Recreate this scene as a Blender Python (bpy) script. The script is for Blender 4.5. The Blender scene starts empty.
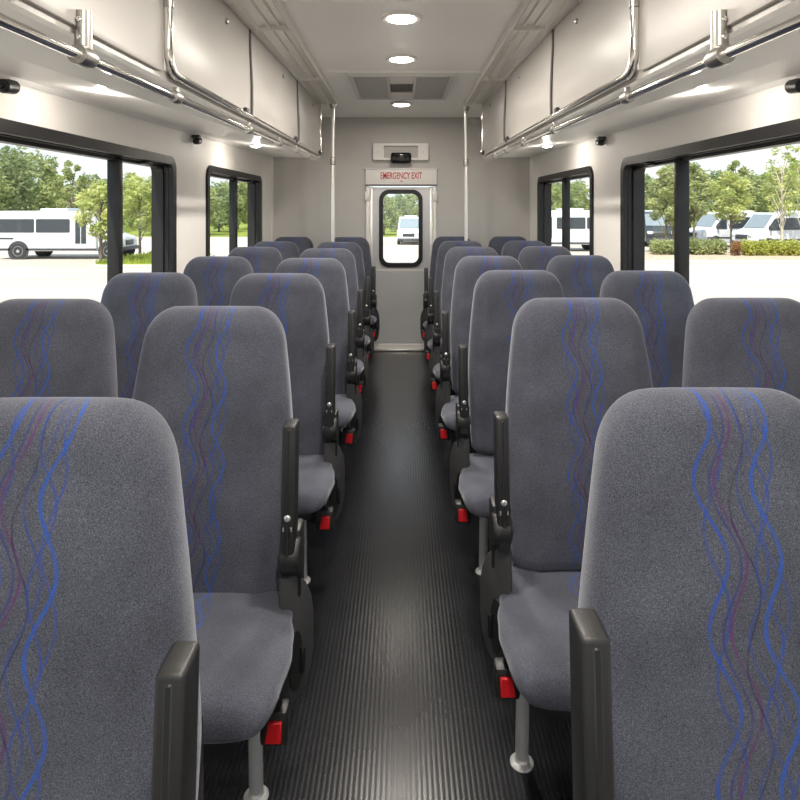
import bpy, bmesh, math, random
from mathutils import Vector, Matrix, noise as mnoise
from math import sin, cos, pi, radians, sqrt

random.seed(7)
scene = bpy.context.scene
COL = scene.collection
EYE = 1.33          # camera height over the cabin floor
GZ = -1.27          # level of the car park outside

# ------------------------------------------------------------------ materials
def nt(name):
    m = bpy.data.materials.new(name); m.use_nodes = True
    t = m.node_tree
    return m, t, t.nodes['Principled BSDF']

def simple(name, col, rough=0.5, metal=0.0, noise=0.0, nscale=8.0, bump=0.0, bscale=60.0, spec=0.5, coat=0.0, stretch=None):
    m, t, b = nt(name)
    N, L = t.nodes, t.links
    b.inputs['Base Color'].default_value = (*col, 1)
    b.inputs['Roughness'].default_value = rough
    b.inputs['Metallic'].default_value = metal
    b.inputs['Specular IOR Level'].default_value = spec
    b.inputs['Coat Weight'].default_value = coat
    tc = N.new('ShaderNodeTexCoord')
    src = tc.outputs['Object']
    if stretch:
        mp = N.new('ShaderNodeMapping'); mp.inputs['Scale'].default_value = stretch
        L.new(src, mp.inputs['Vector']); src = mp.outputs['Vector']
    if noise:
        n = N.new('ShaderNodeTexNoise'); n.inputs['Scale'].default_value = nscale; n.inputs['Detail'].default_value = 4
        L.new(src, n.inputs['Vector'])
        r = N.new('ShaderNodeMapRange'); r.inputs['From Min'].default_value = .3; r.inputs['From Max'].default_value = .7
        r.inputs['To Min'].default_value = 1 - noise; r.inputs['To Max'].default_value = 1 + noise
        L.new(n.outputs['Fac'], r.inputs['Value'])
        mx = N.new('ShaderNodeVectorMath'); mx.operation = 'SCALE'
        mx.inputs[0].default_value = col
        L.new(r.outputs['Result'], mx.inputs['Scale'])
        L.new(mx.outputs['Vector'], b.inputs['Base Color'])
    if bump:
        n2 = N.new('ShaderNodeTexNoise'); n2.inputs['Scale'].default_value = bscale; n2.inputs['Detail'].default_value = 3
        L.new(src, n2.inputs['Vector'])
        bp = N.new('ShaderNodeBump'); bp.inputs['Strength'].default_value = bump; bp.inputs['Distance'].default_value = .002
        L.new(n2.outputs['Fac'], bp.inputs['Height']); L.new(bp.outputs['Normal'], b.inputs['Normal'])
    return m

def emit(name, col, s):
    m = bpy.data.materials.new(name); m.use_nodes = True
    t = m.node_tree; t.nodes.clear()
    e = t.nodes.new('ShaderNodeEmission'); e.inputs['Color'].default_value = (*col, 1); e.inputs['Strength'].default_value = s
    o = t.nodes.new('ShaderNodeOutputMaterial'); t.links.new(e.outputs[0], o.inputs['Surface'])
    return m

def glass(name, tint=(0.97, 0.985, 0.98), refl=0.05):
    m = bpy.data.materials.new(name); m.use_nodes = True
    t = m.node_tree; t.nodes.clear()
    tr = t.nodes.new('ShaderNodeBsdfTransparent'); tr.inputs['Color'].default_value = (*tint, 1)
    gl = t.nodes.new('ShaderNodeBsdfGlossy'); gl.inputs['Roughness'].default_value = 0.02
    mx = t.nodes.new('ShaderNodeMixShader'); mx.inputs['Fac'].default_value = refl
    o = t.nodes.new('ShaderNodeOutputMaterial')
    t.links.new(tr.outputs[0], mx.inputs[1]); t.links.new(gl.outputs[0], mx.inputs[2]); t.links.new(mx.outputs[0], o.inputs['Surface'])
    return m

def fabric(name, stripes):
    m, t, b = nt(name)
    N, L = t.nodes, t.links
    b.inputs['Roughness'].default_value = .95
    b.inputs['Specular IOR Level'].default_value = .15
    b.inputs['Sheen Weight'].default_value = .35
    b.inputs['Sheen Roughness'].default_value = .45
    b.inputs['Sheen Tint'].default_value = (.85, .87, .95, 1)
    tc = N.new('ShaderNodeTexCoord')
    sep = N.new('ShaderNodeSeparateXYZ'); L.new(tc.outputs['Object'], sep.inputs[0])
    def math_(op, a, c=None, clamp=False):
        n = N.new('ShaderNodeMath'); n.operation = op; n.use_clamp = clamp
        for i, v in enumerate((a, c)):
            if v is None: continue
            if isinstance(v, (int, float)): n.inputs[i].default_value = v
            else: L.new(v, n.inputs[i])
        return n.outputs[0]
    n1 = N.new('ShaderNodeTexNoise'); n1.inputs['Scale'].default_value = 620; n1.inputs['Detail'].default_value = 3; n1.inputs['Roughness'].default_value = .75
    L.new(tc.outputs['Object'], n1.inputs['Vector'])
    ramp = N.new('ShaderNodeValToRGB')
    e = ramp.color_ramp.elements
    e[0].position = .30; e[0].color = (.025, .027, .037, 1)
    e[1].position = .72; e[1].color = (.160, .166, .204, 1)
    k = e.new(.5); k.color = (.074, .078, .099, 1)
    L.new(n1.outputs['Fac'], ramp.inputs['Fac'])
    n2 = N.new('ShaderNodeTexNoise'); n2.inputs['Scale'].default_value = 9; n2.inputs['Detail'].default_value = 3
    L.new(tc.outputs['Object'], n2.inputs['Vector'])
    r2 = N.new('ShaderNodeMapRange'); r2.inputs['To Min'].default_value = .82; r2.inputs['To Max'].default_value = 1.18
    r2.inputs['From Min'].default_value = .3; r2.inputs['From Max'].default_value = .7
    L.new(n2.outputs['Fac'], r2.inputs['Value'])
    sc = N.new('ShaderNodeVectorMath'); sc.operation = 'SCALE'
    L.new(ramp.outputs['Color'], sc.inputs[0]); L.new(r2.outputs['Result'], sc.inputs['Scale'])
    colour = sc.outputs['Vector']
    if stripes:
        x = sep.outputs['X']
        v = math_('SUBTRACT', sep.outputs['Z'], math_('MULTIPLY', sep.outputs['Y'], .8))
        nb = N.new('ShaderNodeTexNoise'); nb.inputs['Scale'].default_value = 34; nb.inputs['Detail'].default_value = 4
        L.new(tc.outputs['Object'], nb.inputs['Vector'])
        br = N.new('ShaderNodeMapRange'); br.inputs['From Min'].default_value = .34; br.inputs['From Max'].default_value = .6
        br.inputs['To Min'].default_value = .5; br.inputs['To Max'].default_value = 1.0
        L.new(nb.outputs['Fac'], br.inputs['Value'])
        weave = N.new('ShaderNodeMapRange'); weave.inputs['From Min'].default_value = .3; weave.inputs['From Max'].default_value = .6
        weave.inputs['To Min'].default_value = .55; weave.inputs['To Max'].default_value = 1.
        L.new(n1.outputs['Fac'], weave.inputs['Value'])
        # centre, amplitude, wavelength, phase, amplitude 2, wavelength 2, half width, colour, weight
        lines = [
            (-.038, 0.0162, 0.1465, 0.2, 0.0023, .41, .0019, (.022, .075, .38), .90),
            (-.034, 0.0130, 0.1490, 2.9, 0.0027, .33, .0013, (.020, .060, .30), .75),
            (-.022, 0.0151, 0.1473, 0.6, 0.0027, .47, .0013, (.035, .035, .18), .80),
            (-.012, 0.0151, 0.1456, 0.0, 0.0027, .39, .0015, (.110, .028, .130), .85),
            (0.002, 0.0130, 0.1507, 2.5, 0.0027, .36, .0010, (.020, .020, .060), .80),
            (0.012, 0.0151, 0.1481, 0.9, 0.0023, .52, .0013, (.030, .060, .26), .75),
            (0.024, 0.0130, 0.1448, 3.3, 0.0027, .44, .0012, (.020, .060, .33), .70),
            (0.034, 0.0151, 0.1473, 0.4, 0.0023, .37, .0020, (.020, .090, .42), .90),
            (0.038, 0.0119, 0.1431, 1.2, 0.0023, .31, .0011, (.020, .070, .34), .70),
        ]
        for (c, a, lam, ph, a2, lam2, w, colr, wt) in lines:
            s1 = math_('MULTIPLY', math_('SINE', math_('ADD', math_('MULTIPLY', v, 2*pi/lam), ph)), a)
            s2 = math_('MULTIPLY', math_('SINE', math_('ADD', math_('MULTIPLY', v, 2*pi/lam2), ph*2+1)), a2)
            d = math_('ABSOLUTE', math_('SUBTRACT', math_('SUBTRACT', x, math_('ADD', s1, s2)), c))
            mr = N.new('ShaderNodeMapRange'); mr.interpolation_type = 'SMOOTHSTEP'
            mr.inputs['From Min'].default_value = w*.6; mr.inputs['From Max'].default_value = w*2.0
            mr.inputs['To Min'].default_value = wt; mr.inputs['To Max'].default_value = 0
            L.new(d, mr.inputs['Value'])
            fac = math_('MULTIPLY', math_('MULTIPLY', mr.outputs['Result'], br.outputs['Result']), weave.outputs['Result'])
            mx = N.new('ShaderNodeMix'); mx.data_type = 'RGBA'
            L.new(fac, mx.inputs['Factor']); L.new(colour, mx.inputs['A']); mx.inputs['B'].default_value = (*colr, 1)
            colour = mx.outputs['Result']
    L.new(colour, b.inputs['Base Color'])
    bp = N.new('ShaderNodeBump'); bp.inputs['Strength'].default_value = .35; bp.inputs['Distance'].default_value = .0015
    L.new(n1.outputs['Fac'], bp.inputs['Height']); L.new(bp.outputs['Normal'], b.inputs['Normal'])
    return m

def ribbed_floor():
    m, t, b = nt('ribbed_rubber')
    N, L = t.nodes, t.links
    tc = N.new('ShaderNodeTexCoord')
    w = N.new('ShaderNodeTexWave'); w.wave_type = 'BANDS'; w.bands_direction = 'X'; w.wave_profile = 'SIN'
    w.inputs['Scale'].default_value = 2*pi/.0125/20   # a rib every 12.5 mm
    w.inputs['Distortion'].default_value = 0
    L.new(tc.outputs['Object'], w.inputs['Vector'])
    n = N.new('ShaderNodeTexNoise'); n.inputs['Scale'].default_value = 5; n.inputs['Detail'].default_value = 5
    L.new(tc.outputs['Object'], n.inputs['Vector'])
    r = N.new('ShaderNodeValToRGB'); e = r.color_ramp.elements
    e[0].position = .3; e[0].color = (.009, .0098, .012, 1); e[1].position = .7; e[1].color = (.013, .014, .017, 1)
    L.new(n.outputs['Fac'], r.inputs['Fac'])
    gr = N.new('ShaderNodeMapRange'); gr.inputs['From Min'].default_value = .05; gr.inputs['From Max'].default_value = .5; gr.inputs['To Min'].default_value = .70; gr.inputs['To Max'].default_value = 1.1
    L.new(w.outputs['Fac'], gr.inputs['Value'])
    vs = N.new('ShaderNodeVectorMath'); vs.operation = 'SCALE'
    L.new(r.outputs['Color'], vs.inputs[0]); L.new(gr.outputs['Result'], vs.inputs['Scale']); L.new(vs.outputs['Vector'], b.inputs['Base Color'])
    rr = N.new('ShaderNodeMapRange'); rr.inputs['To Min'].default_value = .21; rr.inputs['To Max'].default_value = .27
    L.new(n.outputs['Fac'], rr.inputs['Value']); L.new(rr.outputs['Result'], b.inputs['Roughness'])
    b.inputs['Specular IOR Level'].default_value = .31
    bp = N.new('ShaderNodeBump'); bp.inputs['Strength'].default_value = .13; bp.inputs['Distance'].default_value = .0013
    L.new(w.outputs['Fac'], bp.inputs['Height']); L.new(bp.outputs['Normal'], b.inputs['Normal'])
    return m

def leafy(name, c1, c2, scale=1.4):
    m, t, b = nt(name)
    N, L = t.nodes, t.links
    b.inputs['Roughness'].default_value = .6
    b.inputs['Specular IOR Level'].default_value = .2
    tc = N.new('ShaderNodeTexCoord')
    n = N.new('ShaderNodeTexNoise'); n.inputs['Scale'].default_value = scale; n.inputs['Detail'].default_value = 6
    L.new(tc.outputs['Object'], n.inputs['Vector'])
    r = N.new('ShaderNodeValToRGB'); e = r.color_ramp.elements
    e[0].position = .35; e[0].color = (*c1, 1); e[1].position = .65; e[1].color = (*c2, 1)
    L.new(n.outputs['Fac'], r.inputs['Fac']); L.new(r.outputs['Color'], b.inputs['Base Color'])
    tl = N.new('ShaderNodeBsdfTranslucent'); L.new(r.outputs['Color'], tl.inputs['Color'])
    mx = N.new('ShaderNodeMixShader'); mx.inputs['Fac'].default_value = .45
    out = N['Material Output']
    L.new(b.outputs[0], mx.inputs[1]); L.new(tl.outputs[0], mx.inputs[2]); L.new(mx.outputs[0], out.inputs['Surface'])
    return m

M = {}
M['fabric'] = fabric('striped_seat_cloth', True)
M['fabric_plain'] = fabric('plain_seat_cloth', False)
M['black'] = simple('black_plastic', (.018, .018, .018), .42, bump=.15, bscale=500)
M['armrest'] = simple('charcoal_plastic', (.019, .019, .019), .40, bump=.2, bscale=700)
M['shield'] = simple('grey_plastic', (.056, .056, .057), .48, bump=.2, bscale=600)
M['frame_black'] = simple('black_window_rubber', (.012, .012, .013), .42, spec=.4, bump=.1, bscale=200)
M['leg'] = simple('polished_leg_steel', (.92, .915, .91), .27, .55)
M['red'] = simple('red_button_plastic', (.62, .012, .018), .35)
M['chrome'] = simple('polished_steel', (.78, .76, .73), .10, 1.0, bump=.03, bscale=40)
M['steel'] = simple('brushed_steel', (.45, .435, .41), .34, 1.0, bump=.1, bscale=300)
M['wall'] = simple('cream_wall_panel', (.88, .852, .81), .55, noise=.015, nscale=3, bump=.12, bscale=400)
M['rear'] = simple('grey_rear_panel', (.52, .503, .478), .5, noise=.02, nscale=3, bump=.12, bscale=400)
M['ceiling'] = simple('pale_ceiling_panel', (.93, .91, .875), .30, noise=.02, nscale=2)
M['ceiling_light'] = simple('white_ceiling_panel', (.93, .915, .885), .4, noise=.02, nscale=2)
M['bin'] = simple('bin_laminate', (.40, .383, .36), .38, noise=.02, nscale=3, bump=.05, bscale=20)
M['bin_under'] = simple('bin_underside', (.93, .91, .88), .35, noise=.015, nscale=2)
M['extrusion'] = simple('aluminium_extrusion', (.70, .68, .65), .32, .55)
M['seam'] = simple('dark_seam', (.10, .095, .09), .6)
M['vent'] = simple('vent_frame', (.62, .60, .57), .45)
M['grille'] = simple('vent_slats', (.50, .49, .475), .5)
M['pole'] = simple('satin_pole', (.78, .76, .73), .30, .55)
M['vent_dark'] = simple('vent_grille', (.30, .295, .285), .5, .2)
M['door'] = simple('door_panel_paint', (.60, .60, .61), .35, .25, noise=.03, nscale=4)
M['door_light'] = simple('door_trim_paint', (.74, .72, .69), .35, .1)
M['sign_white'] = simple('sign_plate', (.80, .77, .74), .4)
M['sign_red'] = simple('sign_lettering', (.55, .03, .03), .5)
M['screen'] = simple('dark_screen', (.01, .01, .012), .12)
M['white_dot'] = simple('screw_head', (.82, .82, .80), .25, .7)
M['lamp'] = emit('lamp_glow', (1.0, .90, .76), 14)
M['lamp_small'] = emit('spot_glow', (1.0, .90, .76), 90)
M['glass'] = glass('clear_glass')
M['floor'] = ribbed_floor()
M['lot'] = simple('concrete_lot', (.47, .41, .345), .9, noise=.10, nscale=.35, stretch=(.15, 1, 1))
M['kerb'] = simple('kerb_concrete', (.60, .57, .52), .9, noise=.06)
M['grass'] = leafy('grass_blades', (.26, .34, .05), (.46, .50, .10), .8)
M['mulch'] = simple('mulch', (.46, .34, .25), 1, noise=.3, nscale=6)
M['leaf'] = leafy('leaf_green', (.25, .31, .12), (.52, .54, .25))
M['leaf_light'] = leafy('leaf_light_green', (.31, .39, .11), (.62, .63, .25))
M['leaf_dark'] = leafy('leaf_dark_green', (.20, .27, .13), (.43, .47, .24))
M['leaf_yellow'] = leafy('leaf_yellow_green', (.36, .40, .07), (.62, .60, .16), 3)
M['leaf_red'] = leafy('leaf_red', (.30, .16, .07), (.46, .26, .12), 3)
M['bark'] = simple('bark', (.16, .12, .09), .9, noise=.3, nscale=5)
M['bark_pale'] = simple('pale_bark', (.55, .48, .38), .8, noise=.15, nscale=5)
M['paint'] = simple('white_vehicle_paint', (.62, .64, .66), .25, coat=.4)
M['paint_dark'] = simple('black_vehicle_paint', (.03, .035, .045), .3, coat=.4)
M['veh_glass'] = simple('tinted_vehicle_glass', (.035, .045, .055), .12)
M['wind_glass'] = simple('sky_painted_windscreen_glass', (.22, .26, .29), .10)  # pale base colour stands in for sky reflected in the windscreens
M['tyre'] = simple('tyre_rubber', (.035, .035, .035), .8)
M['rim'] = simple('wheel_rim', (.55, .55, .55), .35, .7)
M['trim_dark'] = simple('vehicle_trim', (.05, .05, .055), .5)
M['headlight'] = simple('headlight_lens', (.75, .78, .80), .1)
M['amber'] = simple('amber_lens', (.7, .25, .03), .3)

# ------------------------------------------------------------------ mesh helpers
class MB:
    def __init__(s): s.v = []; s.f = []
    def add(s, vs, fs):
        n = len(s.v)
        s.v += [tuple(p) for p in vs]; s.f += [tuple(i + n for i in f) for f in fs]
        return s
    def bm(s, bm):
        bm.verts.ensure_lookup_table(); bm.verts.index_update()
        s.add([v.co for v in bm.verts], [[v.index for v in f.verts] for f in bm.faces]); bm.free(); return s
    def box(s, x0, x1, y0, y1, z0, z1, bev=0., seg=2, mat=None):
        bm = bmesh.new()
        bmesh.ops.create_cube(bm, size=1)
        for v in bm.verts:
            v.co = Vector(((x0+x1)/2 + v.co.x*(x1-x0), (y0+y1)/2 + v.co.y*(y1-y0), (z0+z1)/2 + v.co.z*(z1-z0)))
        if bev: bmesh.ops.bevel(bm, geom=bm.edges[:], offset=bev, segments=seg, profile=.5, affect='EDGES')
        if mat: bmesh.ops.transform(bm, matrix=mat, verts=bm.verts)
        return s.bm(bm)
    def prism(s, pts, fn, t0, t1, bev=0., seg=2):
        """outline pts (u,v) swept along t; fn(u,v,t) -> xyz"""
        bm = bmesh.new()
        a = [bm.verts.new(fn(u, v, t0)) for u, v in pts]
        c = [bm.verts.new(fn(u, v, t1)) for u, v in pts]
        n = len(pts)
        bm.faces.new(a[::-1]); bm.faces.new(c)
        for i in range(n): bm.faces.new((a[i], a[(i+1) % n], c[(i+1) % n], c[i]))
        bmesh.ops.recalc_face_normals(bm, faces=bm.faces[:])
        if bev:
            es = [e for e in bm.edges if any(len(f.verts) > 4 or n == 4 for f in e.link_faces)]
            bmesh.ops.bevel(bm, geom=es, offset=bev, segments=seg, profile=.5, affect='EDGES')
        return s.bm(bm)
    def ring(s, outer, inner, fn, t0, t1):
        """closed band between two outlines with the same point count"""
        n = len(outer); vs = []; fs = []
        for t in (t0, t1):
            vs += [fn(u, v, t) for u, v in outer]; vs += [fn(u, v, t) for u, v in inner]
        O0, I0, O1, I1 = 0, n, 2*n, 3*n
        for i in range(n):
            j = (i+1) % n
            fs += [(O0+i, O0+j, I0+j, I0+i), (O1+j, O1+i, I1+i, I1+j), (O0+j, O0+i, O1+i, O1+j), (I0+i, I0+j, I1+j, I1+i)]
        return s.add(vs, fs)
    def tube(s, pts, r, n=12, caps=True):
        pts = [Vector(p) for p in pts]
        rs = r if isinstance(r, (list, tuple)) else [r]*len(pts)
        vs = []; fs = []
        up = None
        for i, p in enumerate(pts):
            d = (pts[min(i+1, len(pts)-1)] - pts[max(i-1, 0)]).normalized()
            if up is None:
                up = Vector((0, 0, 1)) if abs(d.z) < .9 else Vector((1, 0, 0))
            a = (up - d*up.dot(d)).normalized(); c = d.cross(a); up = a
            for k in range(n):
                th = 2*pi*k/n
                vs.append(p + (a*cos(th) + c*sin(th))*rs[i])
        m = len(pts)
        for i in range(m-1):
            for k in range(n):
                k2 = (k+1) % n
                fs.append((i*n+k, (i+1)*n+k, (i+1)*n+k2, i*n+k2))
        if caps:
            fs.append(tuple(range(n))); fs.append(tuple(range((m-1)*n+n-1, (m-1)*n-1, -1)))
        return s.add(vs, fs)
    def lathe(s, prof, origin=(0, 0, 0), axis=(0, 0, 1), n=24):
        """prof: (radius, height) pairs along axis"""
        ax = Vector(axis).normalized(); o = Vector(origin)
        a = ax.orthogonal().normalized(); c = ax.cross(a)
        vs = []; fs = []
        for r, h in prof:
            for k in range(n):
                th = 2*pi*k/n
                vs.append(o + ax*h + (a*cos(th) + c*sin(th))*max(r, 1e-5))
        for i in range(len(prof)-1):
            for k in range(n):
                k2 = (k+1) % n
                fs.append((i*n+k, i*n+k2, (i+1)*n+k2, (i+1)*n+k))
        fs.append(tuple(range(n-1, -1, -1))); fs.append(tuple(range((len(prof)-1)*n, len(prof)*n)))
        return s.add(vs, fs)
    def map(s, fn):
        s.v = [tuple(fn(*p)) for p in s.v]; return s
    def build(s, name, mat, parent=None, angle=40, off=None, flip=False):
        me = bpy.data.meshes.new(name)
        v = s.v if off is None else [(a-off[0], b-off[1], c-off[2]) for a, b, c in s.v]
        me.from_pydata(v, [], s.f if not flip else [f[::-1] for f in s.f]); me.update()
        bm = bmesh.new(); bm.from_mesh(me); bmesh.ops.recalc_face_normals(bm, faces=bm.faces[:]); bm.to_mesh(me); bm.free()
        me.materials.append(mat)
        if angle:
            me.polygons.foreach_set('use_smooth', [True]*len(me.polygons)); me.set_sharp_from_angle(angle=radians(angle))
        o = bpy.data.objects.new(name, me); COL.objects.link(o)
        if parent is not None: o.parent = parent
        return o

def rrect(u0, u1, v0, v1, r, n=6):
    pts = []
    for cx, cy, a0 in ((u1-r, v1-r, 0), (u0+r, v1-r, 90), (u0+r, v0+r, 180), (u1-r, v0+r, 270)):
        for k in range(n+1):
            a = radians(a0 + 90*k/n); pts.append((cx + r*cos(a), cy + r*sin(a)))
    return pts

def fillet(pts, r, n=6):
    """round the corners of a 3D polyline"""
    P = [Vector(p) for p in pts]; out = [P[0]]
    for i in range(1, len(P)-1):
        a, b, c = P[i-1], P[i], P[i+1]
        d1 = (a-b).normalized(); d2 = (c-b).normalized()
        p0 = b + d1*r; p1 = b + d2*r
        for k in range(n+1):
            t = k/n; out.append(p0*(1-t)**2 + b*2*t*(1-t) + p1*t*t)
    out.append(P[-1]); return out

def tag(o, label=None, cat=None, group=None, kind=None):
    if label: o['label'] = label
    if cat: o['category'] = cat
    if group: o['group'] = group
    if kind: o['kind'] = kind
    return o

def thing(name, label, cat, loc=(0, 0, 0), rz=0., group=None, kind=None):
    o = bpy.data.objects.new(name, None); COL.objects.link(o)
    o.empty_display_size = .1
    o.location = loc; o.rotation_euler = (0, 0, rz)
    return tag(o, label, cat, group, kind)

def copy_tree(o, parent=None):
    c = o.copy(); COL.objects.link(c)
    if parent is not None: c.parent = parent
    for ch in list(o.children): copy_tree(ch, c)
    return c

def at(px, py, d):
    """a point at distance d seen at that place in the 800 px frame"""
    return Vector(((px-401.5)/620*d, d, EYE + (208-py)/620*d))

XF = lambda u, v, t: (t, u, v)      # outline in (y,z), swept along x
YF = lambda u, v, t: (u, t, v)      # outline in (x,z), swept along y
ZF = lambda u, v, t: (u, v, t)

# ------------------------------------------------------------------ the cabin
HW = 1.20; YR = 5.80; YF0 = -1.6; CZ = EYE + .84
def panel_with_holes(outer, holes, fn, t0, t1):
    """plate with rounded holes, made with a filled 2D curve"""
    cu = bpy.data.curves.new('tmp', 'CURVE'); cu.dimensions = '2D'; cu.fill_mode = 'BOTH'; cu.extrude = .5
    for ps in [outer] + holes:
        sp = cu.splines.new('POLY'); sp.points.add(len(ps)-1); sp.use_cyclic_u = True
        for p, (u, v) in zip(sp.points, ps): p.co = (u, v, 0, 1)
    ob = bpy.data.objects.new('tmp', cu); COL.objects.link(ob)
    dg = bpy.context.evaluated_depsgraph_get(); dg.update()
    me = bpy.data.meshes.new_from_object(ob.evaluated_get(dg))
    mb = MB().add([fn(v.co.x, v.co.y, t0 + (v.co.z+.5)*(t1-t0)) for v in me.vertices], [tuple(p.vertices) for p in me.polygons])
    bpy.data.objects.remove(ob); bpy.data.curves.remove(cu); bpy.data.meshes.remove(me)
    return mb

WZ0, WZ1 = .84, 1.597
WIN = {'left': [(1.73, 3.27, 2.70), (3.80, 5.28, 4.60)], 'right': [(1.73, 3.36, 2.76), (3.87, 5.42, 4.70)]}
FRONTWIN = (-1.25, 1.30, .35)
for side, sx in (('left', -1), ('right', 1)):
    ws = WIN[side] + [FRONTWIN]
    holes = [rrect(a+.012, b-.012, WZ0+.012, WZ1-.012, .06) for a, b, m in ws]
    outer = [(YF0, -.02), (YR+.08, -.02), (YR+.08, CZ+.02), (YF0, CZ+.02)]
    tag(panel_with_holes(outer, holes, XF, sx*HW, sx*(HW+.085)).build('wall_'+side, M['wall'], angle=0), kind='structure')
    b = MB().prism([(0, 0), (.012, 0), (.012, .10), (0, .10)], lambda u, v, t: (sx*(HW-u), t, v), YF0, YR)
    tag(b.build('baseboard_'+side, M['shield']), kind='structure')
    # vertical joint cover strips between the windows
    for k, (y0, y1) in enumerate(((5.70, 5.795), (3.44, 3.475))):
        if k == 1: continue
        b = MB().box(min(sx*HW, sx*(HW-.006)), max(sx*HW, sx*(HW-.006)), y0, y1, .10, CZ-.40, .002, 1)
        tag(b.build('trim_%d' % (1 if side == 'left' else 2), M['wall']), kind='structure')

wn = 0
for side, sx in (('left', -1), ('right', 1)):
    for (a, b, mul) in WIN[side] + [FRONTWIN]:
        wn += 1
        root = thing('window_%d' % wn, None, None, (sx*HW, (a+b)/2, WZ0), kind='structure')
        off = (sx*HW, (a+b)/2, WZ0)
        f = MB()
        f.ring(rrect(a, b, WZ0, WZ1, .075, 8), rrect(a+.042, b-.042, WZ0+.042, WZ1-.042, .048, 8), XF, sx*(HW-.014), sx*(HW+.014))
        f.ring(rrect(a+.014, b-.014, WZ0+.014, WZ1-.014, .065, 8), rrect(a+.046, b-.046, WZ0+.046, WZ1-.046, .046, 8), XF, sx*(HW+.012), sx*(HW+.10))
        f.build('window_frame', M['frame_black'], root, 40, off)
        f = MB().ring(rrect(a+.044, b-.044, WZ0+.044, WZ1-.044, .047, 8), rrect(a+.060, b-.060, WZ0+.060, WZ1-.060, .04, 8), XF, sx*(HW+.035), sx*(HW+.075))
        f.build('sash', M['frame_black'], root, 40, off)
        p = MB().box(min(sx*(HW+.02), sx*(HW+.075)), max(sx*(HW+.02), sx*(HW+.075)), mul-.020, mul+.020, WZ0+.045, WZ1-.045, .006)
        p.build('mullion', M['frame_black'], root, 40, off)
        lat = MB().box(min(sx*(HW-.004), sx*(HW+.03)), max(sx*(HW-.004), sx*(HW+.03)), b-.36, b-.30, WZ1-.060, WZ1-.044, .004)
        lat.build('latch', M['frame_black'], root, 40, off)
        for (g0, g1) in ((a+.05, mul-.02), (mul+.02, b-.05)):
            g = MB().box(min(sx*(HW+.055), sx*(HW+.060)), max(sx*(HW+.055), sx*(HW+.060)), g0, g1, WZ0+.05, WZ1-.05)
            g.build('pane', M['glass'], root, 0, off)

tag(MB().box(-HW-.09, HW+.09, YF0-.3, YR+.08, -.08, 0).build('floor', M['floor'], angle=0), kind='structure')
tag(MB().box(-HW-.09, HW+.09, YF0, YR+.08, CZ, CZ+.10).build('ceiling', M['ceiling_light'], angle=0), kind='structure')
# glossy middle panel of the ceiling and its joints
tag(MB().box(-.49, .49, YF0, 2.45, CZ-.006, CZ+.001, .002, 1).build('trim_3', M['ceiling'], angle=0), kind='structure')
tag(MB().box(-.49, .49, 2.50, 3.765, CZ-.006, CZ+.001, .002, 1).build('trim_4', M['ceiling'], angle=0), kind='structure')
tag(MB().box(-.49, .49, 3.785, 4.66, CZ-.012, CZ+.001, .003, 1).build('trim_5', M['ceiling_light'], angle=0), kind='structure')
tag(MB().prism([(5.80, CZ-.05), (5.80, CZ), (5.74, CZ), (5.775, CZ-.015)], XF, -HW, HW).build('trim_6', M['rear'], angle=0), kind='structure')

# front end of the cabin behind the camera: a wall with a large windscreen opening
fr = panel_with_holes([(-HW-.085, -.02), (HW+.085, -.02), (HW+.085, CZ+.10), (-HW-.085, CZ+.10)], [rrect(-1.1, 1.1, .75, 2.0, .1)], YF, YF0-.08, YF0)
tag(fr.build('wall_front', M['wall'], angle=0), kind='structure')
ws = thing('window_7', None, None, (0, YF0-.04, .75), kind='structure')
MB().ring(rrect(-1.13, 1.13, .72, 2.03, .12), rrect(-1.08, 1.08, .77, 1.98, .09), YF, YF0-.09, YF0+.01).build('window_frame', M['frame_black'], ws, 40, (0, YF0-.04, .75))
MB().box(-1.09, 1.09, YF0-.05, YF0-.044, .76, 1.99).build('pane', M['glass'], ws, 0, (0, YF0-.04, .75))

# rear wall with the emergency door
DX0, DX1, DZ0, DZ1 = -.278, .272, .055, 1.525
rw = panel_with_holes([(-HW-.085, -.02), (HW+.085, -.02), (HW+.085, CZ+.10), (-HW-.085, CZ+.10)], [rrect(-.31, .305, -.01, 1.54, .005, 1)], YF, YR, YR+.08)
tag(rw.build('wall_rear', M['rear'], angle=0), kind='structure')
dr = thing('door_1', None, None, (0, YR, 0), kind='structure')
do = (0, YR, 0)
GO = rrect(-.21, .198, .775, 1.502, .095, 8); GI = rrect(-.172, .160, .815, 1.462, .062, 8)
panel_with_holes([(DX0, DZ0), (DX1, DZ0), (DX1, DZ1), (DX0, DZ1)], [rrect(-.19, .178, .795, 1.482, .078, 8)], YF, YR+.012, YR+.045).build('door_panel', M['door'], dr, 0, do)
MB().ring(GO, GI, YF, YR-.004, YR+.05).build('window_gasket', M['frame_black'], dr, 40, do)
MB().box(-.175, .163, YR+.024, YR+.029, .812, 1.465).build('pane', M['glass'], dr, 0, do)
MB().box(DX0+.03, DX1-.03, YR+.004, YR+.014, .07, .735, .004).build('kick_panel', M['door'], dr, 0, do)
MB().box(DX0+.025, DX1-.025, YR+.000, YR+.014, .735, .752, .003).build('rail_strip', M['door_light'], dr, 0, do)
MB().box(DX0+.0, DX1-.0, YR-.004, YR+.03, .016, .058, .004).build('kick_strip', M['door_light'], dr, 0, do)
for x0, x1 in ((-.333, -.303), (.297, .327)):
    MB().box(x0, x1, YR-.022, YR+.02, 0, 1.535, .005).build('door_jamb', M['door_light'], dr, 40, do)
for x0, x1 in ((-.300, -.268), (.262, .294)):
    MB().box(x0, x1, YR-.004, YR+.03, .02, 1.53, .004).build('door_stop', M['extrusion'], dr, 40, do)
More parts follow.
